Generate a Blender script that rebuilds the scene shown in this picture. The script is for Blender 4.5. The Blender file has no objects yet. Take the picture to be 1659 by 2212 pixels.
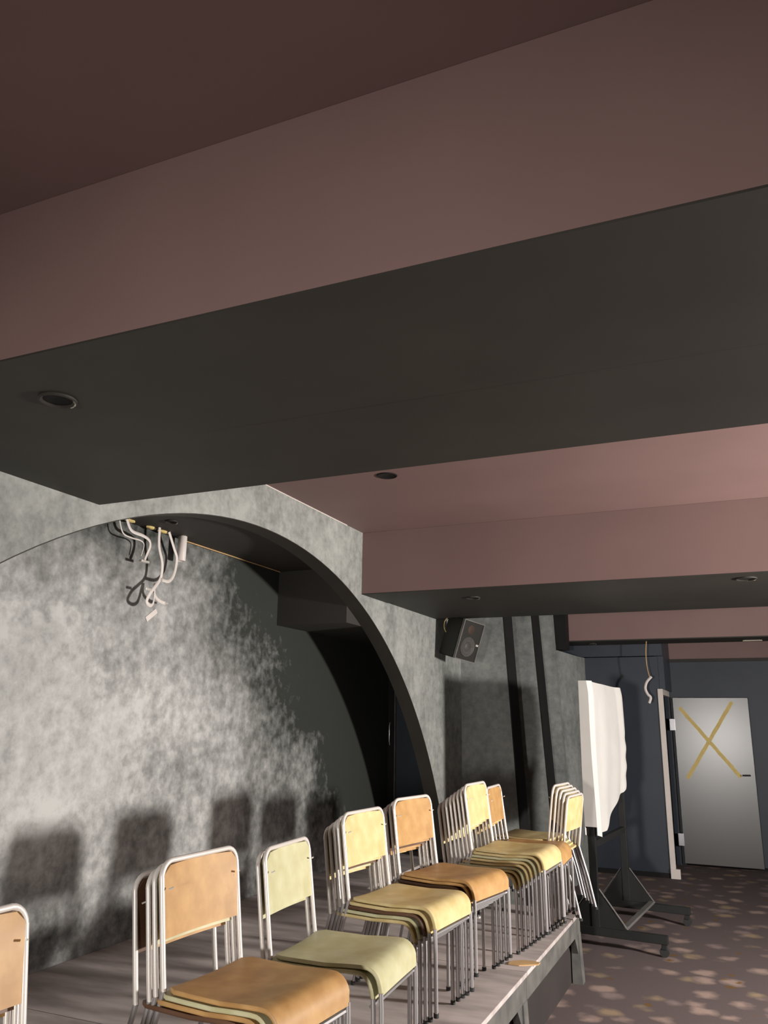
import bpy, bmesh, math, random
from mathutils import Vector, Matrix
random.seed(7)
S = bpy.context.scene
COL = S.collection
PI = math.pi

# ------------------------------------------------------------------ camera, world, lamps, exposure
EYE = Vector((0.0, 0.0, 1.65))
F_PX, PITCH, ROLL, YAW = 1709.2, math.radians(14.675), math.radians(0.728), math.radians(23.9)
cam_d = bpy.data.cameras.new('camera'); cam = bpy.data.objects.new('camera', cam_d); COL.objects.link(cam)
cam_d.sensor_fit = 'HORIZONTAL'; cam_d.sensor_width = 36.0; cam_d.lens = 36.0 * F_PX / 1659.0
cam_d.clip_start = 0.05
fw = Vector((-math.sin(YAW) * math.cos(PITCH), math.cos(YAW) * math.cos(PITCH), math.sin(PITCH)))
rt0 = Vector((math.cos(YAW), math.sin(YAW), 0)); up0 = rt0.cross(fw)
rt = rt0 * math.cos(ROLL) + up0 * math.sin(ROLL); up = -rt0 * math.sin(ROLL) + up0 * math.cos(ROLL)
cam.matrix_world = Matrix(((rt.x, up.x, -fw.x, EYE.x), (rt.y, up.y, -fw.y, EYE.y), (rt.z, up.z, -fw.z, EYE.z), (0, 0, 0, 1)))
S.camera = cam
S.view_settings.view_transform = 'Standard'; S.view_settings.look = 'None'
S.view_settings.gamma = 1.0; S.view_settings.exposure = 0.0; S.view_settings.use_curve_mapping = False
w = bpy.data.worlds.new('world'); S.world = w; w.use_nodes = True
w.node_tree.nodes['Background'].inputs[0].default_value = (0.55, 0.6, 0.7, 1)
w.node_tree.nodes['Background'].inputs[1].default_value = 0.01


def area_lamp(name, loc, target, power, size, color, spread):
    d = bpy.data.lights.new(name, 'AREA'); d.energy = power; d.size = size; d.shape = 'DISK'; d.color = color; d.spread = math.radians(spread)
    o = bpy.data.objects.new(name, d); COL.objects.link(o); o.location = loc
    o.rotation_euler = (Vector(target) - Vector(loc)).to_track_quat('-Z', 'Y').to_euler()
    return o


# work lamp behind the camera, and a stronger one in the hall to the right of the stage
area_lamp('work_lamp', (-0.6, -2.4, 1.35), (-0.9, 5.0, 0.85), 35, 0.35, (1.0, 0.95, 0.90), 76)
area_lamp('hall_lamp', (3.4, 4.7, 1.68), (-2.6, 4.4, 1.4), 480, 0.40, (1.0, 0.95, 0.90), 180)


# ------------------------------------------------------------------ materials
def mat(name, rgb, rough=0.6, metal=0.0, var=0.12, scale=6.0, bump=0.0, spec=0.5, rgb2=None, stretch=None):
    m = bpy.data.materials.new(name); m.use_nodes = True
    nt = m.node_tree; N = nt.nodes; L = nt.links; b = N['Principled BSDF']
    b.inputs['Roughness'].default_value = rough; b.inputs['Metallic'].default_value = metal
    b.inputs['Specular IOR Level'].default_value = spec
    tc = N.new('ShaderNodeTexCoord'); nz = N.new('ShaderNodeTexNoise')
    nz.inputs['Scale'].default_value = scale; nz.inputs['Detail'].default_value = 6
    src = tc.outputs['Object']
    if stretch:
        mp = N.new('ShaderNodeMapping'); mp.inputs['Scale'].default_value = stretch
        L.new(src, mp.inputs[0]); src = mp.outputs[0]
    L.new(src, nz.inputs['Vector'])
    cr = N.new('ShaderNodeValToRGB')
    c1 = tuple(c * (1 - var) for c in rgb) + (1,)
    c2 = tuple(min(1, c * (1 + var)) for c in rgb) + (1,)
    if rgb2: c1 = tuple(rgb2) + (1,); c2 = tuple(rgb) + (1,)
    cr.color_ramp.elements[0].color = c1; cr.color_ramp.elements[1].color = c2
    cr.color_ramp.elements[0].position = 0.35; cr.color_ramp.elements[1].position = 0.65
    L.new(nz.outputs['Fac'], cr.inputs[0]); L.new(cr.outputs[0], b.inputs['Base Color'])
    if bump:
        bp = N.new('ShaderNodeBump'); bp.inputs['Strength'].default_value = bump; bp.inputs['Distance'].default_value = 0.01
        L.new(nz.outputs['Fac'], bp.inputs['Height']); L.new(bp.outputs[0], b.inputs['Normal'])
    return m


def math_node(nt, op, a, b=None, clamp=False):
    n = nt.nodes.new('ShaderNodeMath'); n.operation = op; n.use_clamp = clamp
    for i, v in enumerate((a, b)):
        if v is None: continue
        if isinstance(v, (int, float)): n.inputs[i].default_value = v
        else: nt.links.new(v, n.inputs[i])
    return n.outputs[0]


def plaster_mat(name, light, dark, niche=False):
    """sponge painted grey plaster; in the niche it darkens past a diagonal, to the ceiling and, as painted shade, to the floor"""
    m = bpy.data.materials.new(name); m.use_nodes = True
    nt = m.node_tree; N = nt.nodes; L = nt.links; b = N['Principled BSDF']
    b.inputs['Roughness'].default_value = 0.75; b.inputs['Specular IOR Level'].default_value = 0.25
    tc = N.new('ShaderNodeTexCoord'); P = tc.outputs['Object']

    def noise(sc, det=6, rough=0.55, stretch=None):
        n = N.new('ShaderNodeTexNoise'); n.inputs['Scale'].default_value = sc
        n.inputs['Detail'].default_value = det; n.inputs['Roughness'].default_value = rough
        if stretch:
            mp = N.new('ShaderNodeMapping'); mp.inputs['Scale'].default_value = stretch
            L.new(P, mp.inputs[0]); L.new(mp.outputs[0], n.inputs['Vector'])
        else: L.new(P, n.inputs['Vector'])
        return n.outputs['Fac']
    big = noise(1.6); fine = noise(13, 8, 0.62); streak = noise(3.0, 4, 0.5, (1, 1, 0.22)); speck = noise(34, 4, 0.7)
    f = math_node(nt, 'ADD', math_node(nt, 'MULTIPLY', big, 0.8), math_node(nt, 'MULTIPLY', fine, 1.0))
    f = math_node(nt, 'ADD', f, math_node(nt, 'MULTIPLY', streak, 0.6))
    f = math_node(nt, 'ADD', f, math_node(nt, 'MULTIPLY', speck, 0.35))
    f = math_node(nt, 'MULTIPLY', math_node(nt, 'SUBTRACT', f, 1.0), 1.6, True)   # ~0..1
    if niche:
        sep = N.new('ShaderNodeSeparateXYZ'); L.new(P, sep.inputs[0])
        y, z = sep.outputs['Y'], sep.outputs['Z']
        # darker beyond the diagonal y+0.95z, and along the ceiling line
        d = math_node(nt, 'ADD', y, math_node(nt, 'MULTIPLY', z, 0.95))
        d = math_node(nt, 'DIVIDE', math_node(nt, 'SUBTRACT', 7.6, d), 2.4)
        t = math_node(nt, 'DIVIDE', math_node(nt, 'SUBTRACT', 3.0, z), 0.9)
        g = math_node(nt, 'DIVIDE', math_node(nt, 'SUBTRACT', z, 0.05), 1.15)  # shade behind the chairs, painted into the lower wall
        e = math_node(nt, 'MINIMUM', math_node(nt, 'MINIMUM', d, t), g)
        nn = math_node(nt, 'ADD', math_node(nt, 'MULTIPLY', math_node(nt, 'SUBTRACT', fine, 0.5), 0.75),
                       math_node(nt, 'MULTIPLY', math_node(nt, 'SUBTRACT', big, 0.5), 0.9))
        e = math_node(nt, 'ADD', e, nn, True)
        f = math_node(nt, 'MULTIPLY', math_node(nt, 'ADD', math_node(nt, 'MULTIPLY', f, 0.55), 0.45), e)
    cr = N.new('ShaderNodeValToRGB')
    cr.color_ramp.elements[0].color = tuple(dark) + (1,); cr.color_ramp.elements[1].color = tuple(light) + (1,)
    cr.color_ramp.elements[0].position = 0.05; cr.color_ramp.elements[1].position = 0.95
    L.new(f, cr.inputs[0]); L.new(cr.outputs[0], b.inputs['Base Color'])
    bp = N.new('ShaderNodeBump'); bp.inputs['Strength'].default_value = 0.35; bp.inputs['Distance'].default_value = 0.006
    L.new(fine, bp.inputs['Height']); L.new(bp.outputs[0], b.inputs['Normal'])
    return m


def carpet_mat():
    m = bpy.data.materials.new('carpet'); m.use_nodes = True
    nt = m.node_tree; N = nt.nodes; L = nt.links; b = N['Principled BSDF']
    b.inputs['Roughness'].default_value = 0.95; b.inputs['Specular IOR Level'].default_value = 0.1
    tc = N.new('ShaderNodeTexCoord'); P = tc.outputs['Object']
    wn = N.new('ShaderNodeTexNoise'); wn.inputs['Scale'].default_value = 9; L.new(P, wn.inputs['Vector'])
    mx = N.new('ShaderNodeMixRGB'); mx.inputs[0].default_value = 0.10; L.new(P, mx.inputs[1]); L.new(wn.outputs['Color'], mx.inputs[2])

    def blobs(scale, r0, r1):
        v = N.new('ShaderNodeTexVoronoi'); v.inputs['Scale'].default_value = scale; L.new(mx.outputs[0], v.inputs['Vector'])
        r = N.new('ShaderNodeMapRange'); L.new(v.outputs['Distance'], r.inputs[0])
        r.inputs[1].default_value = r0; r.inputs[2].default_value = r1; r.inputs[3].default_value = 1; r.inputs[4].default_value = 0
        return r.outputs[0], v
    f1, v1 = blobs(5.6, 0.18, 0.46)
    f2, v2 = blobs(7.5, 0.10, 0.26)
    sep = N.new('ShaderNodeSeparateColor'); L.new(v1.outputs['Color'], sep.inputs[0])
    cr = N.new('ShaderNodeValToRGB'); cr.color_ramp.interpolation = 'CONSTANT'; E = cr.color_ramp.elements
    E[0].color = (0.46, 0.34, 0.29, 1); E[1].position = 0.45; E[1].color = (0.33, 0.25, 0.24, 1)
    e = E.new(0.72); e.color = (0.40, 0.30, 0.20, 1)
    L.new(sep.outputs[0], cr.inputs[0])
    base = N.new('ShaderNodeMixRGB'); base.inputs[1].default_value = (0.165, 0.130, 0.128, 1)
    L.new(cr.outputs[0], base.inputs[2]); L.new(f1, base.inputs[0])
    m2 = N.new('ShaderNodeMixRGB'); L.new(base.outputs[0], m2.inputs[1]); m2.inputs[2].default_value = (0.22, 0.12, 0.03, 1)
    sep2 = N.new('ShaderNodeSeparateColor'); L.new(v2.outputs['Color'], sep2.inputs[0])
    g = math_node(nt, 'MULTIPLY', f2, math_node(nt, 'GREATER_THAN', sep2.outputs[1], 0.72)); L.new(g, m2.inputs[0])
    fz = N.new('ShaderNodeTexNoise'); fz.inputs['Scale'].default_value = 260; L.new(P, fz.inputs['Vector'])
    m3 = N.new('ShaderNodeMixRGB'); m3.blend_type = 'MULTIPLY'; m3.inputs[0].default_value = 0.5
    L.new(m2.outputs[0], m3.inputs[1]); L.new(fz.outputs['Fac'], m3.inputs[2]); L.new(m3.outputs[0], b.inputs['Base Color'])
    bp = N.new('ShaderNodeBump'); bp.inputs['Strength'].default_value = 0.4; bp.inputs['Distance'].default_value = 0.004
    L.new(fz.outputs['Fac'], bp.inputs['Height']); L.new(bp.outputs[0], b.inputs['Normal'])
    return m


M = {
    'pink': mat('dusty_pink_paint', (0.200, 0.126, 0.117), 0.6, var=0.05, scale=1.5, spec=0.3),
    'black': mat('black_paint', (0.033, 0.030, 0.025), 0.6, var=0.10, scale=2.5, spec=0.3),
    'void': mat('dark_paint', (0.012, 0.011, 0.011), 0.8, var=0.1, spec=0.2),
    'brown': mat('brown_black_paint', (0.030, 0.026, 0.022), 0.7, var=0.1, scale=2),
    'plaster': plaster_mat('grey_plaster', (0.33, 0.335, 0.315), (0.12, 0.13, 0.12)),
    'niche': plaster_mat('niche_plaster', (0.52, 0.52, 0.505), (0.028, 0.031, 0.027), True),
    'pier': plaster_mat('pier_plaster', (0.27, 0.275, 0.26), (0.12, 0.13, 0.125)),
    'blue': mat('dark_blue_paint', (0.030, 0.037, 0.050), 0.45, var=0.06, scale=3, spec=0.4),
    'white_trim': mat('white_trim_paint', (0.62, 0.56, 0.52), 0.5, var=0.04),
    'leaf': mat('grey_door_paint', (0.050, 0.047, 0.045), 0.30, var=0.05, scale=2, spec=1.0),
    'tape': mat('yellow_tape', (0.62, 0.46, 0.14), 0.5, var=0.08, scale=20),
    'carpet': carpet_mat(),
    'deck': mat('dusty_stage_board', (0.50, 0.44, 0.42), 0.8, rgb2=(0.27, 0.235, 0.22), scale=3.5, bump=0.1, stretch=(0.6, 2.2, 1)),
    'rail': mat('worn_grey_steel', (0.17, 0.165, 0.15), 0.5, metal=0.3, rgb2=(0.10, 0.10, 0.095), scale=9),
    'skirt': mat('brown_stage_skirt', (0.022, 0.016, 0.0145), 0.85, var=0.15, scale=3),
    'tube': mat('satin_white_tube', (0.72, 0.67, 0.62), 0.32, metal=0.25, var=0.04),
    'chrome': mat('dull_chrome_tube', (0.48, 0.46, 0.46), 0.34, metal=0.7, var=0.06),
    'rubber': mat('black_rubber', (0.02, 0.02, 0.02), 0.7),
    'orange': mat('orange_brown_cover', (0.50, 0.295, 0.115), 0.48, rgb2=(0.37, 0.20, 0.07), scale=11, spec=0.45),
    'cream': mat('yellow_cream_cover', (0.66, 0.54, 0.28), 0.46, rgb2=(0.53, 0.40, 0.17), scale=11, spec=0.45),
    'green': mat('pale_green_cover', (0.55, 0.53, 0.34), 0.46, rgb2=(0.45, 0.42, 0.23), scale=11, spec=0.45),
    'brownc': mat('dark_brown_cover', (0.13, 0.065, 0.035), 0.5, rgb2=(0.09, 0.04, 0.02), scale=5),
    'cloth': mat('white_cloth', (0.56, 0.54, 0.51), 0.8, var=0.03, scale=4),
    'stand': mat('black_steel', (0.018, 0.019, 0.018), 0.42, metal=0.3),
    'stand_edge': mat('grey_steel_bar', (0.20, 0.19, 0.18), 0.4, metal=0.4),
    'cable': mat('white_cable', (0.66, 0.60, 0.56), 0.5, var=0.04),
    'foam': mat('yellow_foam', (0.72, 0.55, 0.22), 0.7, var=0.1, scale=40, bump=0.4),
    'speaker': mat('black_speaker_vinyl', (0.014, 0.015, 0.013), 0.6, bump=0.2, scale=60),
    'cone': mat('silver_cone', (0.50, 0.47, 0.45), 0.25, metal=0.8),
    'badge': mat('silver_badge', (0.75, 0.72, 0.66), 0.3, metal=0.5),
    'chromefix': mat('polished_fixture_rim', (0.7, 0.62, 0.52), 0.2, metal=0.9),
    'hinge': mat('steel_hinge', (0.42, 0.42, 0.44), 0.35, metal=0.7),
    'scrap_pink': mat('pinkish_scrap', (0.62, 0.30, 0.24), 0.7),
    'scrap_tan': mat('tan_card', (0.50, 0.32, 0.15), 0.8),
}


def grille_mat():
    m = bpy.data.materials.new('perforated_grille'); m.use_nodes = True
    nt = m.node_tree; N = nt.nodes; L = nt.links; b = N['Principled BSDF']
    b.inputs['Base Color'].default_value = (0.07, 0.065, 0.058, 1); b.inputs['Metallic'].default_value = 0.5; b.inputs['Roughness'].default_value = 0.45
    tr = N.new('ShaderNodeBsdfTransparent'); mx = N.new('ShaderNodeMixShader')
    tc = N.new('ShaderNodeTexCoord'); v = N.new('ShaderNodeTexVoronoi'); v.inputs['Scale'].default_value = 120; v.inputs['Randomness'].default_value = 0
    L.new(tc.outputs['Object'], v.inputs['Vector'])
    gt = math_node(nt, 'LESS_THAN', v.outputs['Distance'], 0.52)
    L.new(gt, mx.inputs[0]); L.new(b.outputs[0], mx.inputs[1]); L.new(tr.outputs[0], mx.inputs[2])
    L.new(mx.outputs[0], N['Material Output'].inputs['Surface'])
    return m


M['grille'] = grille_mat()
_b = M['leaf'].node_tree.nodes['Principled BSDF']; _b.inputs['Coat Weight'].default_value = 0.25; _b.inputs['Coat Roughness'].default_value = 0.23; _b.inputs['Coat IOR'].default_value = 1.8


# ------------------------------------------------------------------ mesh helpers
def mesh_obj(name, bm, m, parent=None, smooth=False, recalc=True):
    if recalc: bmesh.ops.recalc_face_normals(bm, faces=bm.faces)
    me = bpy.data.meshes.new(name); bm.to_mesh(me); bm.free(); me.materials.append(m)
    if smooth:
        for p in me.polygons: p.use_smooth = True
        me.set_sharp_from_angle(angle=math.radians(42))
    o = bpy.data.objects.new(name, me); COL.objects.link(o)
    if parent: o.parent = parent
    return o


def box(bm, x0, x1, y0, y1, z0, z1, mtx=None, bevel=0.0):
    r = bmesh.ops.create_cube(bm, size=1.0, matrix=Matrix.Translation(((x0 + x1) / 2, (y0 + y1) / 2, (z0 + z1) / 2)) @ Matrix.Diagonal((x1 - x0, y1 - y0, z1 - z0, 1)))
    vs = r['verts']
    if bevel:
        es = list({e for v in vs for e in v.link_edges})
        g = bmesh.ops.bevel(bm, geom=es, offset=bevel, segments=2, affect='EDGES', profile=0.5)
        vs = g['verts'] if not vs[0].is_valid else list({v for f in g['faces'] for v in f.verts} | {v for v in vs if v.is_valid})
    if mtx is not None: bmesh.ops.transform(bm, matrix=mtx, verts=[v for v in vs if v.is_valid])
    return vs


def boxo(name, m, x0, x1, y0, y1, z0, z1, parent=None, bevel=0.0, mtx=None):
    bm = bmesh.new(); box(bm, x0, x1, y0, y1, z0, z1, None, bevel)
    if mtx is not None: bmesh.ops.transform(bm, matrix=mtx, verts=bm.verts)
    return mesh_obj(name, bm, m, parent)


def prism(bm, pts, axis, a, b):
    """closed polygon pts (2D) extruded along axis from a to b; axis 'x': pts=(y,z), 'y': (x,z), 'z': (x,y)"""
    def P(p, t): return {'x': (t, p[0], p[1]), 'y': (p[0], t, p[1]), 'z': (p[0], p[1], t)}[axis]
    A = [bm.verts.new(P(p, a)) for p in pts]; B = [bm.verts.new(P(p, b)) for p in pts]
    n = len(pts)
    bm.faces.new(A); bm.faces.new(B[::-1])
    for i in range(n): bm.faces.new((A[i], B[i], B[(i + 1) % n], A[(i + 1) % n]))


def tube(bm, pts, r, n=8, flat=None, cap=True):
    """tube along pts; flat=(rx, ry) gives an elliptic section"""
    pts = [Vector(p) for p in pts]; rings = []
    t0 = (pts[1] - pts[0]).normalized()
    u = t0.orthogonal().normalized() if abs(t0.y) > 0.9 else Vector((0, 1, 0)) - t0 * t0.y
    u.normalize()
    for i, p in enumerate(pts):
        t = (pts[min(i + 1, len(pts) - 1)] - pts[max(i - 1, 0)]).normalized()
        u = (u - t * u.dot(t)).normalized(); v = t.cross(u)
        ra, rb = flat if flat else (r, r)
        rings.append([bm.verts.new(p + u * ra * math.cos(2 * PI * k / n) + v * rb * math.sin(2 * PI * k / n)) for k in range(n)])
    for a, b in zip(rings, rings[1:]):
        for k in range(n): bm.faces.new((a[k], a[(k + 1) % n], b[(k + 1) % n], b[k]))
    if cap: bm.faces.new(rings[0][::-1]); bm.faces.new(rings[-1])


def spline(pts, k=5):
    pts = [Vector(p) for p in pts]; out = []
    for i in range(len(pts) - 1):
        p0, p1, p2, p3 = pts[max(i - 1, 0)], pts[i], pts[i + 1], pts[min(i + 2, len(pts) - 1)]
        for j in range(k):
            t = j / k
            out.append(0.5 * ((2 * p1) + (p2 - p0) * t + (2 * p0 - 5 * p1 + 4 * p2 - p3) * t * t + (3 * p1 - p0 - 3 * p2 + p3) * t ** 3))
    out.append(pts[-1]); return out


def disc_lathe(bm, prof, n=24):
    """profile (r, z) turned about z"""
    rings = []
    for r, z in prof:
        rings.append([bm.verts.new((r * math.cos(2 * PI * k / n), r * math.sin(2 * PI * k / n), z)) for k in range(n)] if r > 1e-6 else [bm.verts.new((0, 0, z))])
    for a, b in zip(rings, rings[1:]):
        if len(a) == 1 and len(b) == 1: continue
        for k in range(n):
            if len(a) == 1: bm.faces.new((a[0], b[k], b[(k + 1) % n]))
            elif len(b) == 1: bm.faces.new((a[k], a[(k + 1) % n], b[0]))
            else: bm.faces.new((a[k], a[(k + 1) % n], b[(k + 1) % n], b[k]))


def tag(o, label, cat, group=None):
    o['label'] = label; o['category'] = cat
    if group: o['group'] = group
    return o


def struct(o):
    o['kind'] = 'structure'; return o


def empty(name, loc, rz=0.0):
    o = bpy.data.objects.new(name, None); COL.objects.link(o); o.location = loc; o.rotation_euler = (0, 0, rz)
    o.empty_display_size = 0.1; return o


# ------------------------------------------------------------------ room shell
XW = -2.58            # plane of the left wall
XR, YB = 7.0, -4.2    # right and rear walls, out of view
HC = 3.05             # ceiling
struct(boxo('floor', M['carpet'], -3.6, XR, YB, 11.2, -0.1, 0.0))
struct(boxo('ceiling', M['pink'], -4.0, XR, YB, 11.2, HC, HC + 0.1))
struct(boxo('wall_right', M['blue'], XR, XR + 0.1, YB, 11.2, 0, HC))
struct(boxo('wall_rear', M['blue'], -3.6, XR, YB - 0.1, YB, 0, HC))

# left wall with its round arch
AC_Y, AC_Z, AC_R = 4.044, -0.706, 3.48
SZ = 0.42             # stage level
half = math.sqrt(AC_R ** 2 - (SZ - AC_Z) ** 2)
T_W = 0.12


def arch_z(y): return AC_Z + math.sqrt(max(0.0, AC_R ** 2 - (y - AC_Y) ** 2))


a_end = math.asin(half / AC_R)
NA = 72
arc = [(AC_Y + AC_R * math.sin(-a_end + 2 * a_end * i / NA), AC_Z + AC_R * math.cos(-a_end + 2 * a_end * i / NA)) for i in range(NA + 1)]
bm = bmesh.new()
for x in (XW, XW - T_W):
    lo = [bm.verts.new((x, y, z)) for y, z in arc]; hi = [bm.verts.new((x, y, HC)) for y, z in arc]
    for i in range(NA): bm.faces.new((lo[i], lo[i + 1], hi[i + 1], hi[i]))
    for ya, yb in ((YB, arc[0][0]), (arc[-1][0], 7.8)):
        bm.faces.new([bm.verts.new((x, y, z)) for y, z in ((ya, 0), (yb, 0), (yb, HC), (ya, HC))])
wl = struct(mesh_obj('wall_left', bm, M['plaster'], recalc=False))
bm = bmesh.new()                                   # black painted reveal of the arch, 4 mm proud of the raw edge
inn = [(AC_Y + (AC_R - 0.004) * math.sin(-a_end + 2 * a_end * i / NA), AC_Z + (AC_R - 0.004) * math.cos(-a_end + 2 * a_end * i / NA)) for i in range(NA + 1)]
A = [bm.verts.new((XW + 0.002, y, z)) for y, z in inn]; B = [bm.verts.new((XW - T_W - 0.002, y, z)) for y, z in inn]
A2 = [bm.verts.new((XW + 0.002, y, z)) for y, z in arc]; B2 = [bm.verts.new((XW - T_W - 0.002, y, z)) for y, z in arc]
for i in range(NA):
    bm.faces.new((A[i], A[i + 1], B[i + 1], B[i])); bm.faces.new((A[i], A2[i], A2[i + 1], A[i + 1])); bm.faces.new((B[i], B[i + 1], B2[i + 1], B2[i]))
mesh_obj('arch_reveal', bm, M['black'], wl, smooth=True)

# niche behind the arch
XN, ZN = -3.32, 2.79
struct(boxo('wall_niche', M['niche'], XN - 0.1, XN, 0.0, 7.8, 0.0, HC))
nc = struct(boxo('ceiling_niche', M['brown'], XN, XW - T_W - 0.002, 0.2, 7.7, ZN, HC - 0.002))
boxo('ceiling_beam', M['brown'], XN + 0.001, XW - T_W - 0.004, 5.42, 7.1, 2.36, ZN - 0.001, nc)
struct(boxo('wall_niche_near', M['plaster'], XN, XW - T_W, 0.0, 0.2, 0.0, HC))
we = struct(boxo('wall_niche_far', M['blue'], XN, XW - T_W, 7.7, 7.8, 0.0, HC))
# thin shadow-gap strip where the grey wall meets the pink ceiling between the beams
struct(boxo('trim_1', M['white_trim'], XW, XW + 0.004, 2.66, 5.14, HC - 0.006, HC))

# ceiling beams with coved corners
BB = 2.575


def beam(idx, y0, y1, zb, cove=0.0, x1=XR):
    pts = [(y0, zb), (y1, zb)]
    if cove:
        pts += [(y1 + cove * (1 - math.cos(t)), HC - cove + cove * math.sin(t) - 0.001) for t in [PI / 2 * k / 8 for k in range(9)]]
        pts += [(y0 - cove * (1 - math.cos(t)), HC - cove + cove * math.sin(t) - 0.001) for t in [PI / 2 * k / 8 for k in range(8, -1, -1)]]
    else: pts += [(y1, HC - 0.001), (y0, HC - 0.001)]
    bm = bmesh.new(); prism(bm, pts, 'x', XW + 0.002, x1)
    o = struct(mesh_obj('trim_%d' % idx, bm, M['pink'], smooth=True))
    return o


b1 = beam(2, 1.375, 2.64, BB)
boxo('soffit_panel', M['black'], XW + 0.002, XR, 1.375, 2.03, BB - 0.006, BB - 0.0005, b1)
boxo('soffit_panel', M['black'], XW + 0.002, XR, 2.034, 2.64, BB - 0.003, BB - 0.0005, b1)
b2 = beam(3, 5.42, 7.10, BB)
boxo('soffit_panel', M['black'], XW + 0.002, XR, 5.42, 5.92, BB - 0.006, BB - 0.0005, b2)
boxo('soffit_panel', M['black'], XW + 0.002, XR, 5.924, 7.10, BB - 0.003, BB - 0.0005, b2)
b3 = beam(4, 9.32, 9.84, 2.555)
boxo('soffit_panel', M['black'], XW + 0.002, XR, 9.32, 9.84, 2.543, 2.5545, b3)
b0 = beam(5, -2.7, -1.4, BB)
boxo('soffit_panel', M['black'], XW + 0.002, XR, -2.7, -1.4, BB - 0.006, BB - 0.0005, b0)

# stepped piers between the arch and the far wall: plaster fronts, black flanks, edges leaning outward to the floor


def pier(idx, y0, y1, xt, zt, xb, zb, top=HC, m='pier'):
    s = (xb - xt) / (zb - zt)
    def X(z): return xt + s * (z - zt)
    g = struct(empty('trim_%d' % idx, (XW, y0, 0)))
    bm = bmesh.new(); prism(bm, [(XW - 0.32 - XW, 0), (X(0) - 0.012 - XW, 0), (X(top) - 0.012 - XW, top), (XW - 0.32 - XW, top)], 'y', 0, y1 - y0)
    mesh_obj('pier_core', bm, M[m], g)
    bm = bmesh.new(); prism(bm, [(X(0) - 0.012 - XW, 0), (X(0) - XW, 0), (X(top) - XW, top), (X(top) - 0.012 - XW, top)], 'y', -0.001, y1 - y0)
    mesh_obj('pier_edge', bm, M['void'], g)
    return g


pier(6, 7.80, 8.12, -2.117, 2.629, -2.031, 1.083)
pier(7, 8.46, 8.80, -1.985, 2.72, -1.880, 1.05)
# last pier and the slanted grey wall that runs from it to the far wall
bm = bmesh.new(); pts = [(XW - 0.32, 0), (-1.74, 0), (-1.875, 2.43), (-1.885, 2.66), (-1.90, HC), (XW - 0.32, HC)]
prism(bm, pts, 'y', 8.98, 9.1); struct(mesh_obj('trim_8', bm, M['pier']))
bm = bmesh.new()
P0 = [(-1.86, 9.1, 2.43), (-1.74, 9.1, 0.0), (-1.68, 9.9, 0.0), (-1.70, 9.9, 2.40), (-1.74, 9.62, 2.40)]
f1 = [bm.verts.new(p) for p in P0]; f2 = [bm.verts.new((p[0] - 0.1, p[1], p[2])) for p in P0]
bm.faces.new(f1); bm.faces.new(f2[::-1])
for i in range(5): bm.faces.new((f1[i], f2[i], f2[(i + 1) % 5], f1[(i + 1) % 5]))
struct(mesh_obj('wall_left_end', bm, M['pier']))
struct(boxo('trim_9', M['void'], XW, -1.76, 9.12, 9.30, 2.44, HC))
# filler behind the first pier (dark wall between the piers)
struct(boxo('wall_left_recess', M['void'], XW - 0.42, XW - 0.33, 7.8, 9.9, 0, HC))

# far wall: blue partition with a bulkhead, then the doorway return and a recessed wall
struct(boxo('wall_far', M['blue'], -3.0, -0.86, 9.90, 10.0, 0, 2.40))
struct(boxo('trim_10', M['blue'], -3.0, -0.80, 9.86, 10.0, 2.408, HC))
struct(boxo('wall_recess', M['blue'], -3.0, XR, 10.90, 11.0, 0, 2.40))
struct(boxo('trim_11', M['black'], -0.80, XR, 10.86, 10.90, 2.40, 2.435))
struct(boxo('wall_recess_top', M['pink'], -3.0, XR, 10.90, 11.0, 2.401, HC))
struct(boxo('baseboard_far', M['void'], -1.66, -0.87, 9.888, 9.90, 0, 0.05))
struct(boxo('baseboard_recess', M['void'], -0.78, XR, 10.888, 10.90, 0, 0.03))
struct(boxo('wall_return', M['blue'], -0.90, -0.80, 9.97, 10.90, 2.03, HC))

# ------------------------------------------------------------------ doorway in the return wall, leaf folded back
fr = struct(empty('door_1', (-0.83, 10.4, 0)))
boxo('door_jamb', M['white_trim'], -0.052, 0.004, -0.52, -0.46, 0, 2.03, fr, 0.003)
boxo('door_jamb', M['blue'], -0.06, 0.004, 0.42, 0.48, 0, 2.03, fr, 0.003)
boxo('door_head', M['white_trim'], -0.06, 0.004, -0.46, 0.42, 1.965, 2.03, fr, 0.003)
boxo('door_stop', M['white_trim'], -0.05, 0.05, -0.535, -0.50, 0.0, 0.10, fr, 0.002)
lf = tag(empty('door_leaf', (-0.79, 10.80, 0), 0.0), 'open grey door leaf marked with a yellow tape cross beside the white doorframe', 'door')
boxo('panel', M['leaf'], 0.0, 0.86, -0.045, 0.0, 0.035, 1.955, lf, 0.003)


def tape(x0, z0, x1, z1, y, nm='tape_strip'):
    d = Vector((x1 - x0, 0, z1 - z0)); L = d.length; a = math.atan2(d.z, d.x)
    bm = bmesh.new(); n = 12
    mt = Matrix.Translation((x0, y, z0)) @ Matrix.Rotation(-a, 4, 'Y')
    top = []; bot = []
    for i in range(n + 1):
        t = L * i / n; j = 0.0015 * math.sin(i * 2.1)
        top.append((t, 0.021 + j)); bot.append((t, -0.021 + j))
    prism(bm, top + bot[::-1], 'y', -0.0012, 0)
    bmesh.ops.transform(bm, matrix=mt, verts=bm.verts)
    return mesh_obj(nm, bm, M['tape'], lf)


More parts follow.
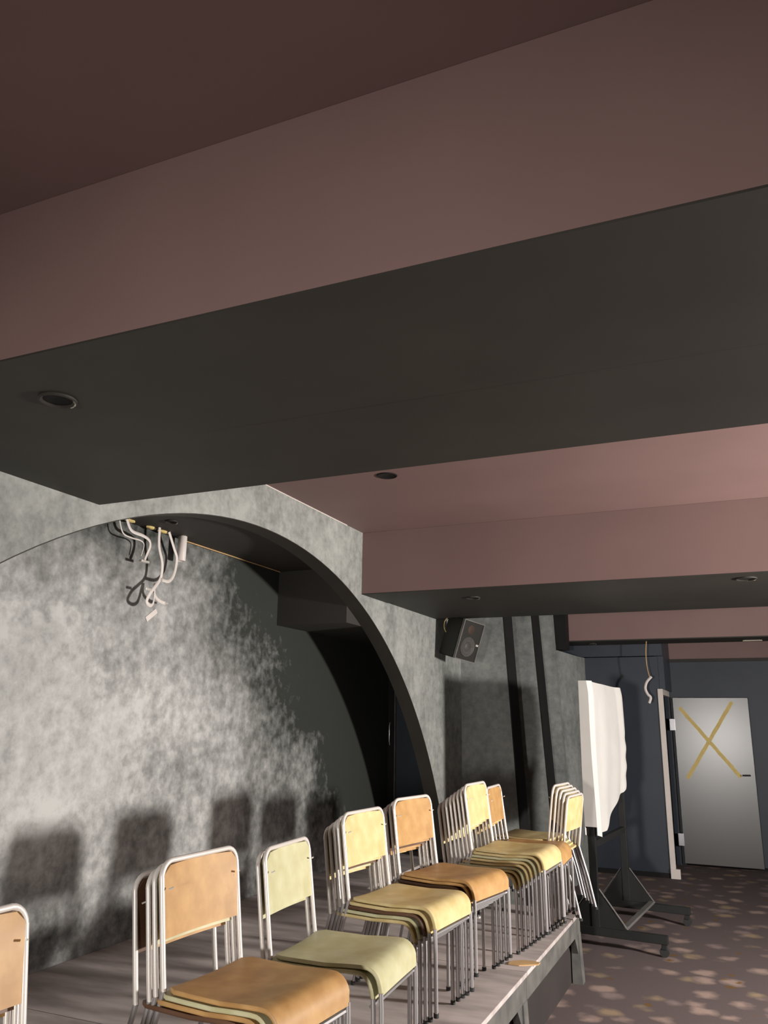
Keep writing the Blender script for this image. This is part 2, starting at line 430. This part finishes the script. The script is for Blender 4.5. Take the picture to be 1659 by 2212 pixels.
tape(0.075, 1.835, 0.70, 1.035, -0.0455)
tape(0.68, 1.905, 0.105, 1.00, -0.0470)
for z in (1.63, 0.30): boxo('hinge', M['hinge'], -0.055, 0.012, -0.062, -0.046, z - 0.07, z + 0.07, lf, 0.003)
bm = bmesh.new(); tube(bm, [(0.80, -0.045, 1.06), (0.80, -0.085, 1.06)], 0.010); tube(bm, [(0.81, -0.085, 1.06), (0.72, -0.085, 1.058)], 0.009)
mesh_obj('door_handle', bm, M['rubber'], lf, True)

# niche end: dark panel in place of the shade on the end wall
nd = tag(empty('niche_shade_panel', (-3.25, 7.69, SZ)), 'dark panel standing in for shade at the right end of the niche', 'door')
boxo('panel', M['void'], -0.065, 0.0, -0.04, 0.0, 0.0, 1.9, nd, 0.002)
boxo('frame', M['rail'], 0.0, 0.008, -0.03, 0.0, 0.0, 1.9, nd)
# (panel edge strip and its bright pull)
bm = bmesh.new(); tube(bm, [(-0.035, -0.06, 0.98), (-0.035, -0.075, 1.02), (-0.035, -0.075, 1.16), (-0.035, -0.06, 1.20)], 0.006)
mesh_obj('pull_handle', bm, M['chrome'], nd, True)

# ------------------------------------------------------------------ stage: modules of deck, steel rail, legs and skirt
XS = -1.12
st = tag(empty('stage', (XS, 0, 0)), 'low stage of dusty boards on a worn grey steel frame, under the chair stacks', 'stage')
ys = [-1.49, -0.02, 1.45, 2.92, 4.39, 5.86]
for a, b in zip(ys, ys[1:]):
    boxo('deck_panel', M['deck'], XN + 0.003 - XS, 0, a + 0.003, b - 0.003, SZ - 0.022, SZ, st, 0.003)
    boxo('rail', M['rail'], -0.05, -0.004, a + 0.003, b - 0.003, SZ - 0.13, SZ - 0.0225, st, 0.004)
for y in ys[1:]:
    bm = bmesh.new(); y0, y1 = y - 0.085, y - 0.004
    prism(bm, [(-0.052, 0), (0.014, 0), (-0.002, SZ - 0.125), (-0.052, SZ - 0.125)], 'y', y0, y1)
    mesh_obj('leg', bm, M['rail'], st)
    bm = bmesh.new(); prism(bm, [(y0, SZ - 0.13), (y0 - 0.09, SZ - 0.13), (y0, SZ - 0.24)], 'x', -0.045, -0.008)
    mesh_obj('gusset', bm, M['rail'], st)
for a, b in zip(ys, ys[1:]): boxo('skirt_panel', M['skirt'], -0.075, -0.060, a + 0.01, b - 0.01, 0.0, SZ - 0.13, st)
boxo('rail', M['rail'], XN + 0.003 - XS, -0.052, 5.80, 5.857, SZ - 0.13, SZ - 0.0225, st, 0.004)
# deck continues to the end of the niche
boxo('deck_panel', M['deck'], XN + 0.003 - XS, XW - T_W - 0.006 - XS, 5.863, 7.68, SZ - 0.022, SZ, st)

for i, (x, y, a, sx, sy, mm, lb) in enumerate([
        (-1.17, 4.52, 0.5, 0.17, 0.10, 'scrap_tan', 'flat tan scrap of card on the front edge of the stage, nearest the camera'),
        (-1.19, 5.52, 0.2, 0.10, 0.04, 'foam', 'pale yellow scrap on the stage edge near its far corner'),
        (-1.17, 5.80, -0.3, 0.11, 0.05, 'scrap_pink', 'pinkish scrap lying on the far corner of the stage'),
        (-1.72, 5.36, 0.1, 0.14, 0.05, 'cloth', 'whitish crumpled scrap on the stage boards between the chair stacks')]):
    bm = bmesh.new(); rnd = random.Random(i)
    n = 9; ring = [(sx / 2 * math.cos(2 * PI * k / n) * rnd.uniform(0.75, 1.1), sy / 2 * math.sin(2 * PI * k / n) * rnd.uniform(0.75, 1.1)) for k in range(n)]
    prism(bm, ring, 'z', 0.001, 0.006 + 0.006 * (i > 0))
    o = mesh_obj('scrap', bm, M[mm]); o.location = (x, y, SZ); o.rotation_euler = (0, 0, a)
    tag(o, lb, 'scrap', 'scraps left on the stage')

# ------------------------------------------------------------------ stacking chairs
CW, TR = 0.375, 0.0085      # tube centre distance, tube radius
HB, HS = 0.748, 0.405       # top of back, top of seat
DX, DZ = 0.0235, 0.0165     # how far each stacked chair moves forward and up


def seat_profile():
    pts = [(0.020, HS - 0.004), (0.05, HS - 0.002), (0.12, HS - 0.004), (0.22, HS - 0.006), (0.31, HS - 0.001), (0.355, HS)]
    for k in range(1, 8):
        t = math.radians(88) * k / 7
        pts.append((0.365 + 0.062 * math.sin(t), HS - 0.062 * (1 - math.cos(t)) * 1.05))
    pts.append((0.430, HS - 0.088))
    return pts


def make_chair_meshes():
    P = {}
    h = CW / 2
    # back frame: inverted U with round corners, both ends reach the seat joint
    def post(s): return [Vector((0.006, s * h, HS - 0.015)), Vector((-0.004, s * h, 0.46)), Vector((-0.034, s * h, HB - 0.05))]
    rc = 0.045; up_dir = Vector((-0.105, 0, 1)).normalized()
    top = Vector((-0.039, 0, HB - TR))
    pts = post(-1)
    for k in range(0, 7):
        t = PI / 2 * k / 6
        pts.append(top - up_dir * rc * (1 - math.sin(t)) + Vector((0, -h + rc * (1 - math.cos(t)), 0)))
    for k in range(6, -1, -1):
        t = PI / 2 * k / 6
        pts.append(top - up_dir * rc * (1 - math.sin(t)) + Vector((0, h - rc * (1 - math.cos(t)), 0)))
    pts += post(1)[::-1]
    # the crown of the top tube bows slightly upward
    for p in pts:
        if p.z > HB - 0.03: p.z += 0.006 * (1 - (p.y / h) ** 2)
    bm = bmesh.new(); tube(bm, pts, TR, 8); P['back_frame'] = bm
    # backrest: thin panel between the posts, bowed back, lower edge rolled
    bm = bmesh.new(); nu, nv = 10, 8; zt, zb = HB - 0.018, HB - 0.222; hw = h - 0.004
    front = []; back = []
    for j in range(nv + 1):
        v = j / nv; z = zt + (zb - zt) * v; xb = -0.039 + (HB - z) * 0.105
        rf, rb = [], []
        for i in range(nu + 1):
            u = -1 + 2 * i / nu
            wv = hw
            if v < 0.2: wv = hw - 0.03 * (1 - math.sqrt(max(0, 1 - (1 - v / 0.2) ** 2)))
            bow = -0.010 * (1 - u * u)
            zz = z + (0.004 * (1 - u * u) if v < 0.1 else 0)
            rf.append(bm.verts.new((xb + bow + 0.006, u * wv, zz))); rb.append(bm.verts.new((xb + bow - 0.006, u * wv, zz)))
        front.append(rf); back.append(rb)
    for g, fl in ((front, 0), (back, 1)):
        for j in range(nv):
            for i in range(nu):
                q = (g[j][i], g[j][i + 1], g[j + 1][i + 1], g[j + 1][i]); bm.faces.new(q if fl else q[::-1])
    for j in range(nv):
        bm.faces.new((front[j][0], back[j][0], back[j + 1][0], front[j + 1][0])); bm.faces.new((front[j][nu], front[j + 1][nu], back[j + 1][nu], back[j][nu]))
    for i in range(nu):
        bm.faces.new((front[0][i], front[0][i + 1], back[0][i + 1], back[0][i])); bm.faces.new((front[nv][i], back[nv][i], back[nv][i + 1], front[nv][i + 1]))
    P['backrest'] = bm
    # seat: sheet over the side tubes with a waterfall front
    prof = seat_profile(); bm = bmesh.new(); T = 0.0135
    us = [-1, -0.985, -0.93, -0.6, -0.2, 0.2, 0.6, 0.93, 0.985, 1]
    tops, bots = [], []
    for i, (x, z) in enumerate(prof):
        a = prof[max(i - 1, 0)]; b = prof[min(i + 1, len(prof) - 1)]
        tx, tz = b[0] - a[0], b[1] - a[1]; l = math.hypot(tx, tz); nx, nz = -tz / l, tx / l
        hw = h + 0.010 if i > 0 else h - 0.012
        if i >= len(prof) - 2: hw -= 0.004 * (i - len(prof) + 3)
        rt_, rb_ = [], []
        for u in us:
            dish = -0.006 * (1 - u * u) * (1 if i < 5 else 0.4)
            edge = -0.004 if abs(u) == 1 else 0
            rt_.append(bm.verts.new((x + nx * (edge + dish), u * hw, z + nz * (edge + dish))))
            rb_.append(bm.verts.new((x - nx * (T - (0.003 if abs(u) == 1 else 0) - dish), u * hw, z - nz * (T - (0.003 if abs(u) == 1 else 0) - dish))))
        tops.append(rt_); bots.append(rb_)
    n = len(us) - 1
    for j in range(len(prof) - 1):
        for i in range(n):
            bm.faces.new((tops[j][i], tops[j + 1][i], tops[j + 1][i + 1], tops[j][i + 1])); bm.faces.new((bots[j][i], bots[j][i + 1], bots[j + 1][i + 1], bots[j + 1][i]))
        bm.faces.new((tops[j][0], bots[j][0], bots[j + 1][0], tops[j + 1][0])); bm.faces.new((tops[j][n], tops[j + 1][n], bots[j + 1][n], bots[j][n]))
    for i in range(n):
        bm.faces.new((tops[0][i], tops[0][i + 1], bots[0][i + 1], bots[0][i])); m_ = len(prof) - 1
        bm.faces.new((tops[m_][i], bots[m_][i], bots[m_][i + 1], tops[m_][i + 1]))
    P['seat'] = bm
    for s, nm in ((-1, 'l'), (1, 'r')):
        bm = bmesh.new(); tube(bm, [(0.424, s * h, HS - 0.080), (0.426, s * h, HS - 0.13), (0.428, s * h, 0.012)], TR, 8); P['front_leg_' + nm] = bm
        bm = bmesh.new(); tube(bm, [(0.006, s * h, HS - 0.013), (-0.004, s * h, HS - 0.05), (-0.050, s * h, 0.2), (-0.092, s * h, 0.012)], TR, 8); P['rear_leg_' + nm] = bm
        for k, x in (('front', 0.428), ('rear', -0.094)):
            bm = bmesh.new(); tube(bm, [(x, s * h, 0.016), (x, s * h, 0.0)], TR + 0.003, 8); P['foot_%s_%s' % (k, nm)] = bm
        bm = bmesh.new(); tube(bm, [(-0.003, s * (h - 0.022), HB - 0.078), (-0.012, s * (h - 0.010), HB - 0.083)], 0.0028, 6); P['screw_' + nm] = bm
    bm = bmesh.new(); tube(bm, [(0.417, -h, HS - 0.105), (0.417, h, HS - 0.105)], TR * 0.8, 6); P['cross_bar'] = bm
    out = {}
    for k, bm in P.items():
        bmesh.ops.recalc_face_normals(bm, faces=bm.faces)
        me = bpy.data.meshes.new('chair_' + k); bm.to_mesh(me); bm.free()
        for p in me.polygons: p.use_smooth = True
        me.set_sharp_from_angle(angle=math.radians(50)); out[k] = me
    return out


CM = make_chair_meshes()
VAR = {}


def cmesh(key, m):
    k = (key, m)
    if k not in VAR:
        me = CM[key].copy(); me.materials.append(M[m]); VAR[k] = me
    return VAR[k]


def part(name, key, m, parent):
    o = bpy.data.objects.new(name, cmesh(key, m)); COL.objects.link(o); o.parent = parent; return o


def make_chair(col):
    r = empty('stacking_chair', (0, 0, 0))
    part('backrest', 'backrest', col, r); part('seat', 'seat', col, r); part('back_frame', 'back_frame', 'tube', r)
    for k in ('front_leg_l', 'front_leg_r', 'rear_leg_l', 'rear_leg_r'):
        lg = part('leg', k, 'chrome', r); part('foot', 'foot_' + k.split('_')[0] + '_' + k[-1], 'rubber', lg)
    part('cross_bar', 'cross_bar', 'chrome', r)
    for s in 'lr': part('screw', 'screw_' + s, 'badge', r)
    return r


def copy_tree(o, parent=None):
    c = o.copy(); COL.objects.link(c); c.parent = parent
    for ch in list(o.children): copy_tree(ch, c)
    return c


NAMES = {'orange': 'orange-brown', 'cream': 'yellow-cream', 'green': 'pale green', 'brownc': 'dark brown'}
ORD = ['topmost', 'second from top', 'third from top', 'fourth from top', 'fifth from top', 'sixth from top', 'seventh from top', 'eighth from top']
# x of the top chair's rear joint, y centre, yaw, colours from the bottom chair up, where the stack is
STACKS = [
    (-1.64, 1.43, 0.00, ['orange', 'brownc', 'orange'], 'stack cut off at the left picture edge', 'chairs stacked at the left picture edge'),
    (-1.645, 2.34, -0.06, ['brownc', 'orange', 'green', 'orange'], 'nearest fully seen stack, four high', 'chairs of the nearest full stack'),
    (-1.63, 2.88, 0.06, ['green', 'green'], 'low pale stack of two', 'chairs of the low pale stack'),
    (-1.655, 3.62, -0.09, ['cream', 'green', 'brownc', 'cream', 'cream'], 'five-high stack beside the low pale stack', 'chairs of the cream-topped stack of five'),
    (-1.63, 4.18, -0.17, ['cream', 'orange', 'orange', 'brownc', 'orange', 'orange'], 'orange-topped stack of six in mid row', 'chairs of the orange-topped stack of six'),
    (-1.495, 4.88, -0.04, ['cream', 'cream', 'green', 'cream', 'cream', 'green', 'cream', 'cream'], 'tall stack of eight with cream top', 'chairs of the tall stack of eight'),
    (-1.52, 5.36, 0.04, ['orange', 'cream', 'orange', 'cream', 'orange'], 'orange-topped stack behind the tall cream stack', 'chairs of the stack behind the tall one'),
    (-1.235, 5.80, PI - 0.10, ['cream', 'cream', 'green', 'cream', 'cream'], 'far stack turned backs to the hall', 'chairs of the reversed far stack'),
]
protos = {}
for (xt, yc, yaw, cols, where, grp) in STACKS:
    n = len(cols); c, s = math.cos(yaw), math.sin(yaw)
    for k, col in enumerate(cols):
        if col not in protos: protos[col] = o = make_chair(col)
        else: o = copy_tree(protos[col])
        back = DX * (n - 1 - k) + (0.03 if (k == 0 and n in (4, 6)) else 0)
        jy = random.uniform(-0.004, 0.004)
        o.location = (xt - back * c - jy * s, yc - back * s + jy * c, SZ + DZ * k)
        o.rotation_euler = (0, 0, yaw + random.uniform(-0.006, 0.006))
        pos = ORD[n - 1 - k] if k else 'bottom one'
        tag(o, '%s chair, %s of the %s' % (NAMES[col], pos, where), 'chair', grp)

# ------------------------------------------------------------------ mobile board under a white cloth
bs = tag(empty('board_stand', (-1.12, 7.25, 0), math.radians(-5.0)), 'black mobile stand with spread feet holding the white-draped board beside the stage', 'stand')
HL = 0.53
for s in (-1, 1):
    y = s * HL
    boxo('post', M['stand'], -0.03, 0.03, y - 0.018, y + 0.018, 0.10, 1.90, bs, 0.003)
    boxo('foot_beam', M['stand'], -0.55, 0.52, y - 0.022, y + 0.022, 0.085, 0.145, bs, 0.004)
    for sx in (-1, 1):
        bm = bmesh.new(); prism(bm, [(sx * 0.03, 0.145), (sx * 0.22, 0.145), (sx * 0.03, 0.40)], 'y', y - 0.012, y + 0.012); mesh_obj('gusset', bm, M['stand'], bs)
        bm = bmesh.new(); a = Vector((sx * 0.035, y, 0.41)); b = Vector((sx * 0.235, y, 0.150))
        tube(bm, [a, b], 0, 4, flat=(0.014, 0.004)); mesh_obj('gusset_edge', bm, M['stand_edge'], bs)
        cx = sx * 0.49
        cs = boxo('caster_fork', M['stand'], cx - 0.018, cx + 0.018, y - 0.02, y + 0.02, 0.05, 0.085, bs, 0.003)
        bm = bmesh.new(); tube(bm, [(cx, y - 0.016, 0.034), (cx, y + 0.016, 0.034)], 0.034, 16); mesh_obj('wheel', bm, M['rubber'], cs, True)
boxo('cross_bar', M['stand_edge'], 0.19, 0.235, -HL + 0.02, HL - 0.02, 0.146, 0.166, bs, 0.003)
boxo('cross_bar', M['stand_edge'], -0.235, -0.19, -HL + 0.02, HL - 0.02, 0.146, 0.166, bs, 0.003)
boxo('cross_bar', M['stand'], -0.02, 0.02, -HL + 0.02, HL - 0.02, 0.70, 0.75, bs, 0.003)
boxo('board_panel', M['stand'], -0.012, 0.012, -HL - 0.02, HL + 0.02, 0.95, 1.93, bs, 0.003)
# the cloth: front sheet, rolled side hems, sagging lower edge; over the top and down behind
bm = bmesh.new(); NU, NV = 36, 40; rows = []
for j in range(NV + 1):
    v = j / NV; row = []
    for i in range(NU + 1):
        u = i / NU
        ytop = -HL - 0.045 + (2 * HL + 0.06) * u
        zb = 0.80 - 0.02 * math.sin(min(1, u * 6) * PI) if u < 0.16 else 0.80 + 0.30 * max(0.0, (u - 0.30) / 0.70)
        ztop = 1.975 - 0.02 * u
        z = ztop + (zb - ztop) * v
        bulge = 0.035 * u * (math.sin(v * PI * 1.15) + 0.18 * math.sin(v * 9) * v)
        y = ytop + bulge
        x = 0.040 + 0.006 * math.sin(u * 16 + v * 2.4) * (0.3 + v) + 0.010 * math.sin(u * 5 - v * 5) * v
        if u < 0.09: x += 0.030 * math.sin(u / 0.09 * PI) ** 0.6
        if u > 0.86: x += (0.034 + 0.004 * math.sin(v * 34) * (v > 0.45)) * math.sin((u - 0.86) / 0.14 * PI) ** 0.6
        x -= 0.012 * max(0, 1 - v * 12)
        row.append(bm.verts.new((x, y, z)))
    rows.append(row)
brow = []
for j in range(NV + 1):
    v = j / NV; row = []
    for i in range(NU + 1):
        u = i / NU; p = rows[j][i].co
        row.append(bm.verts.new((-0.038 - 0.006 * math.sin(u * 14 + v * 3) * v, p.y, p.z)))
    brow.append(row)
for j in range(NV):
    for i in range(NU):
        bm.faces.new((rows[j][i], rows[j + 1][i], rows[j + 1][i + 1], rows[j][i + 1])); bm.faces.new((brow[j][i], brow[j][i + 1], brow[j + 1][i + 1], brow[j + 1][i]))
for i in range(NU): bm.faces.new((rows[0][i], rows[0][i + 1], brow[0][i + 1], brow[0][i]))
for j in range(int(NV * 0.95)):
    bm.faces.new((rows[j][0], brow[j][0], brow[j + 1][0], rows[j + 1][0])); bm.faces.new((rows[j][NU], rows[j + 1][NU], brow[j + 1][NU], brow[j][NU]))
cl = mesh_obj('white_cloth', bm, M['cloth'], None, True)
cl.location = bs.location; cl.rotation_euler = bs.rotation_euler
tag(cl, 'white cloth draped over the mobile board beside the stage end', 'cloth')

# ------------------------------------------------------------------ loudspeaker on the wall
sp = tag(empty('loudspeaker', (-2.36, 7.12, 2.39)), 'black loudspeaker with perforated grille tilted down on the grey wall under the beam', 'loudspeaker')
n = Vector((0.887, -0.456, -0.27)).normalized(); ry = Vector((0, 0, 1)).cross(n).normalized(); uz = n.cross(ry)
ROLL_SP = Matrix.Rotation(-0.14, 3, 'X')
sp.rotation_euler = (Matrix(((n.x, ry.x, uz.x), (n.y, ry.y, uz.y), (n.z, ry.z, uz.z))) @ ROLL_SP).to_euler()
# local axes: x = out of the grille, y = cabinet width, z = up
bm = bmesh.new()
pts = [(-0.125, -0.10), (-0.125, 0.10), (0.11, 0.135), (0.11, -0.135)]
prism(bm, pts, 'z', -0.185, 0.185)
bmesh.ops.bevel(bm, geom=list(bm.edges), offset=0.008, segments=2, affect='EDGES')
cab = mesh_obj('cabinet', bm, M['speaker'], sp, True)
bm = bmesh.new(); box(bm, 0.1105, 0.137, -0.135, -0.127, -0.185, 0.185); box(bm, 0.1105, 0.137, 0.127, 0.135, -0.185, 0.185)
box(bm, 0.1105, 0.137, -0.127, 0.127, 0.177, 0.185); box(bm, 0.1105, 0.137, -0.127, 0.127, -0.185, -0.177)
mesh_obj('grille_frame', bm, M['stand_edge'], sp)
boxo('grille', M['grille'], 0.1345, 0.1355, -0.127, 0.127, -0.177, 0.177, sp)
bm = bmesh.new(); disc_lathe(bm, [(0, 0.004), (0.020, 0.007), (0.034, 0.000), (0.078, 0.011), (0.090, 0.012), (0.090, -0.002)], 28)
bmesh.ops.transform(bm, matrix=Matrix.Translation((0.114, 0.0, -0.055)) @ Matrix.Rotation(PI / 2, 4, 'Y'), verts=bm.verts); mesh_obj('woofer', bm, M['cone'], sp, True)
bm = bmesh.new(); disc_lathe(bm, [(0, 0.004), (0.016, 0.002), (0.040, -0.002), (0.040, -0.005)], 20)
bmesh.ops.transform(bm, matrix=Matrix.Translation((0.115, 0.0, 0.105)) @ Matrix.Rotation(PI / 2, 4, 'Y'), verts=bm.verts); mesh_obj('tweeter', bm, M['brownc'], sp, True)
boxo('badge', M['badge'], 0.1357, 0.1375, 0.085, 0.118, -0.03, -0.012, sp)
bm = bmesh.new(); tube(bm, spline([(-0.12, 0.0, 0.0), (-0.17, 0.0, 0.0), (-0.225, 0.06, 0.02)], 4), 0.014, 8)
mesh_obj('wall_bracket', bm, M['stand'], sp, True)
bm = bmesh.new(); tube(bm, spline([(-0.02, -0.125, 0.18), (-0.06, -0.14, 0.175), (-0.10, -0.15, 0.12), (-0.10, -0.14, 0.06), (-0.08, -0.12, 0.02)], 5), 0.004, 6)
mesh_obj('cable_loop', bm, M['foam'], sp, True)

# ------------------------------------------------------------------ fixtures in the ceilings


def downlight(loc, r, label, drop=0.0, half_rim=True):
    g = tag(empty('downlight', loc), label, 'downlight', 'recessed downlights')
    bm = bmesh.new(); disc_lathe(bm, [(r * 1.12, 0.0), (r * 1.12, -0.006 - drop), (r, -0.008 - drop), (r * 0.86, -0.002)], 32); mesh_obj('rim', bm, M['black'], g, True)
    bm = bmesh.new(); disc_lathe(bm, [(0, -0.0015), (r * 0.88, -0.0015), (r * 0.88, 0.0), ], 32); mesh_obj('lens', bm, M['void'], g)
    bm = bmesh.new()
    for a0, a1 in ((0.30, 1.05), (1.15, 1.5)):
        tube(bm, [(r * math.cos(a0 + (a1 - a0) * k / 6), r * math.sin(a0 + (a1 - a0) * k / 6), -0.009 - drop) for k in range(7)], 0.0022, 5)
    mesh_obj('bright_edge', bm, M['chromefix'], g, True)
    return g


downlight((-1.80, 1.63, BB - 0.0065), 0.05, 'round downlight at the left end of the nearest black beam')
downlight((-1.825, 5.84, BB - 0.0065), 0.05, 'small downlight under the second black beam right of the arch')
downlight((0.10, 5.62, BB - 0.0065), 0.06, 'downlight at the right edge under the second black beam')
downlight((-1.55, 9.60, 2.5425), 0.045, 'small downlight under the farthest black beam')
downlight((-3.05, 3.72, ZN - 0.0005), 0.035, 'small downlight in the black niche ceiling')
o = bmesh.new(); disc_lathe(o, [(0, -0.002), (0.052, -0.002), (0.058, -0.005), (0.062, -0.002), (0.062, 0.0)], 32)
o = mesh_obj('speaker_hole', o, M['void'], None, True); o.location = (-1.805, 4.11, HC - 0.0005)
tag(o, 'round black hole in the pink ceiling between the beams', 'ceiling hole')
o = boxo('roof_light', M['chromefix'], -0.10, 0.10, -0.01, 0.01, -0.012, 0.0, None, 0.002); o.location = (0.17, 9.66, 2.5425)

tag(o, 'thin bright fitting under the far beam at the right picture edge', 'fitting')

# ------------------------------------------------------------------ cut cables in the niche
K = 3.24 / 3.33


def niche(y, z, dx=0.0): return Vector((-3.24 + dx, y * K, 1.65 + (z - 1.65) * K))


def cable(name, pts, label, r=(0.011, 0.005)):
    P = [niche(y, z, d) for y, z, d in pts]
    P[0] = Vector((P[0].x, P[0].y, ZN - 0.002))
    bm = bmesh.new(); tube(bm, spline(P, 5), 0, 8, flat=r)
    return tag(mesh_obj(name, bm, M['cable'], None, True), label, 'cable', 'cut white cables in the niche')


cable('cable', [(3.575, 2.762, 0), (3.61, 2.72, .01), (3.678, 2.70, .02), (3.761, 2.70, .02), (3.807, 2.68, .01), (3.80, 2.61, 0)], 'thin white cable, leftmost of those hanging from the niche ceiling', (0.005, 0.003))
c = cable('cable', [(3.63, 2.773, .01), (3.672, 2.745, .02), (3.766, 2.731, .03), (3.828, 2.714, .03), (3.842, 2.676, .03), (3.831, 2.626, .02), (3.815, 2.585, .02)], 'short white cable bent right, hanging second from left in the niche', (0.011, 0.004))
boxo('plug', M['badge'], -0.012, 0.012, -0.035, 0.035, -0.010, 0.004, c, 0.002).location = niche(3.81, 2.58, .02)
c = cable('cable', [(3.927, 2.768, .02), (3.936, 2.701, .02), (3.967, 2.601, .03), (3.972, 2.527, .03), (3.956, 2.48, .03), (3.909, 2.434, .04), (3.862, 2.392, .05), (3.831, 2.339, .05), (3.842, 2.317, .05),
                    (3.882, 2.311, .04), (3.914, 2.33, .03), (3.93, 2.373, .02), (3.94, 2.427, .01), (3.95, 2.458, .0), (3.952, 2.405, .0), (3.978, 2.374, .0), (4.025, 2.357, .0), (4.067, 2.353, .0)],
          'long white cable hanging straight and looping at its end in the niche')
boxo('cable_tip', M['badge'], -0.006, 0.006, -0.022, 0.022, -0.006, 0.006, c, 0.002).location = niche(4.07, 2.353, 0)
boxo('cable_tip', M['badge'], -0.006, 0.006, -0.028, 0.020, -0.008, 0.008, c, 0.002).location = niche(3.835, 2.405, .05)
cable('cable', [(4.046, 2.778, .0), (4.109, 2.723, .0), (4.146, 2.665, .0), (4.141, 2.586, .0), (4.106, 2.525, .01), (4.054, 2.492, .02), (3.99, 2.488, .03), (3.964, 2.487, .04)], 'white cable curving out beside the white cylinder in the niche')
bm = bmesh.new(); disc_lathe(bm, [(0, 0.0), (0.026, 0.0), (0.029, -0.004), (0.029, -0.160), (0.026, -0.165), (0.022, -0.160), (0, -0.158)], 24)
o = mesh_obj('white_cylinder', bm, M['cable'], None, True); p = niche(4.19, 2.774, 0); o.location = (p.x, p.y, ZN - 0.001)
tag(o, 'white cylinder hanging from the niche ceiling right of the cables', 'socket')
for i, (y, l, lb) in enumerate([(3.575, .045, 'yellow foam blob in the niche ceiling, leftmost of four'), (3.70, .045, 'yellow foam blob between the two left cables of the niche'),
                                (3.90, .04, 'yellow foam blob where the long looped cable leaves the niche ceiling'), (4.02, .05, 'yellow foam blob beside the white cylinder in the niche')]):
    bm = bmesh.new(); bmesh.ops.create_icosphere(bm, subdivisions=2, radius=1.0)
    for v in bm.verts: v.co *= 1 + 0.15 * math.sin(v.co.x * 5 + i) * math.cos(v.co.y * 7)
    o = mesh_obj('foam_blob', bm, M['foam'], None, True); o.scale = (0.02, l, 0.012); o.location = (-3.245, y * K, ZN - 0.004)
    o.location.x -= 0.02
    tag(o, lb, 'foam', 'foam blobs along the niche ceiling')
bm = bmesh.new(); tube(bm, [(-3.30, 4.15, ZN - 0.006), (-3.30, 4.8, ZN - 0.006), (-3.30, 5.4, ZN - 0.006)], 0.0045, 6)
tag(mesh_obj('thin_pipe', bm, M['scrap_tan'], None, True), 'thin tan pipe along the corner of niche wall and ceiling', 'pipe')
o = boxo('tape_piece', M['cable'], 0.0, 0.003, -0.055, 0.055, -0.016, 0.016, None, 0.0); o.location = (XN + 0.001, 3.93, 2.26); o.rotation_euler = (math.radians(36), 0, 0)
tag(o, 'short strip of pale tape stuck to the niche wall under the cables', 'tape')

# dangling white ribbon cable in front of the far blue wall
bm = bmesh.new(); tube(bm, spline([(-0.90, 9.5, 2.15), (-0.955, 9.5, 2.09), (-0.975, 9.5, 2.02), (-0.955, 9.5, 1.96), (-0.925, 9.5, 1.92), (-0.945, 9.5, 1.86)], 6), 0, 8, flat=(0.006, 0.014))
hc = mesh_obj('hanging_cable', bm, M['cable'], None, True); tag(hc, 'crumpled white strip hanging in front of the far blue wall', 'cable')
bm = bmesh.new(); tube(bm, spline([(-0.93, 9.505, 2.545), (-0.945, 9.51, 2.4), (-0.94, 9.505, 2.25), (-0.92, 9.5, 2.14)], 5), 0.006, 6); mesh_obj('wire', bm, M['scrap_tan'], hc, True)
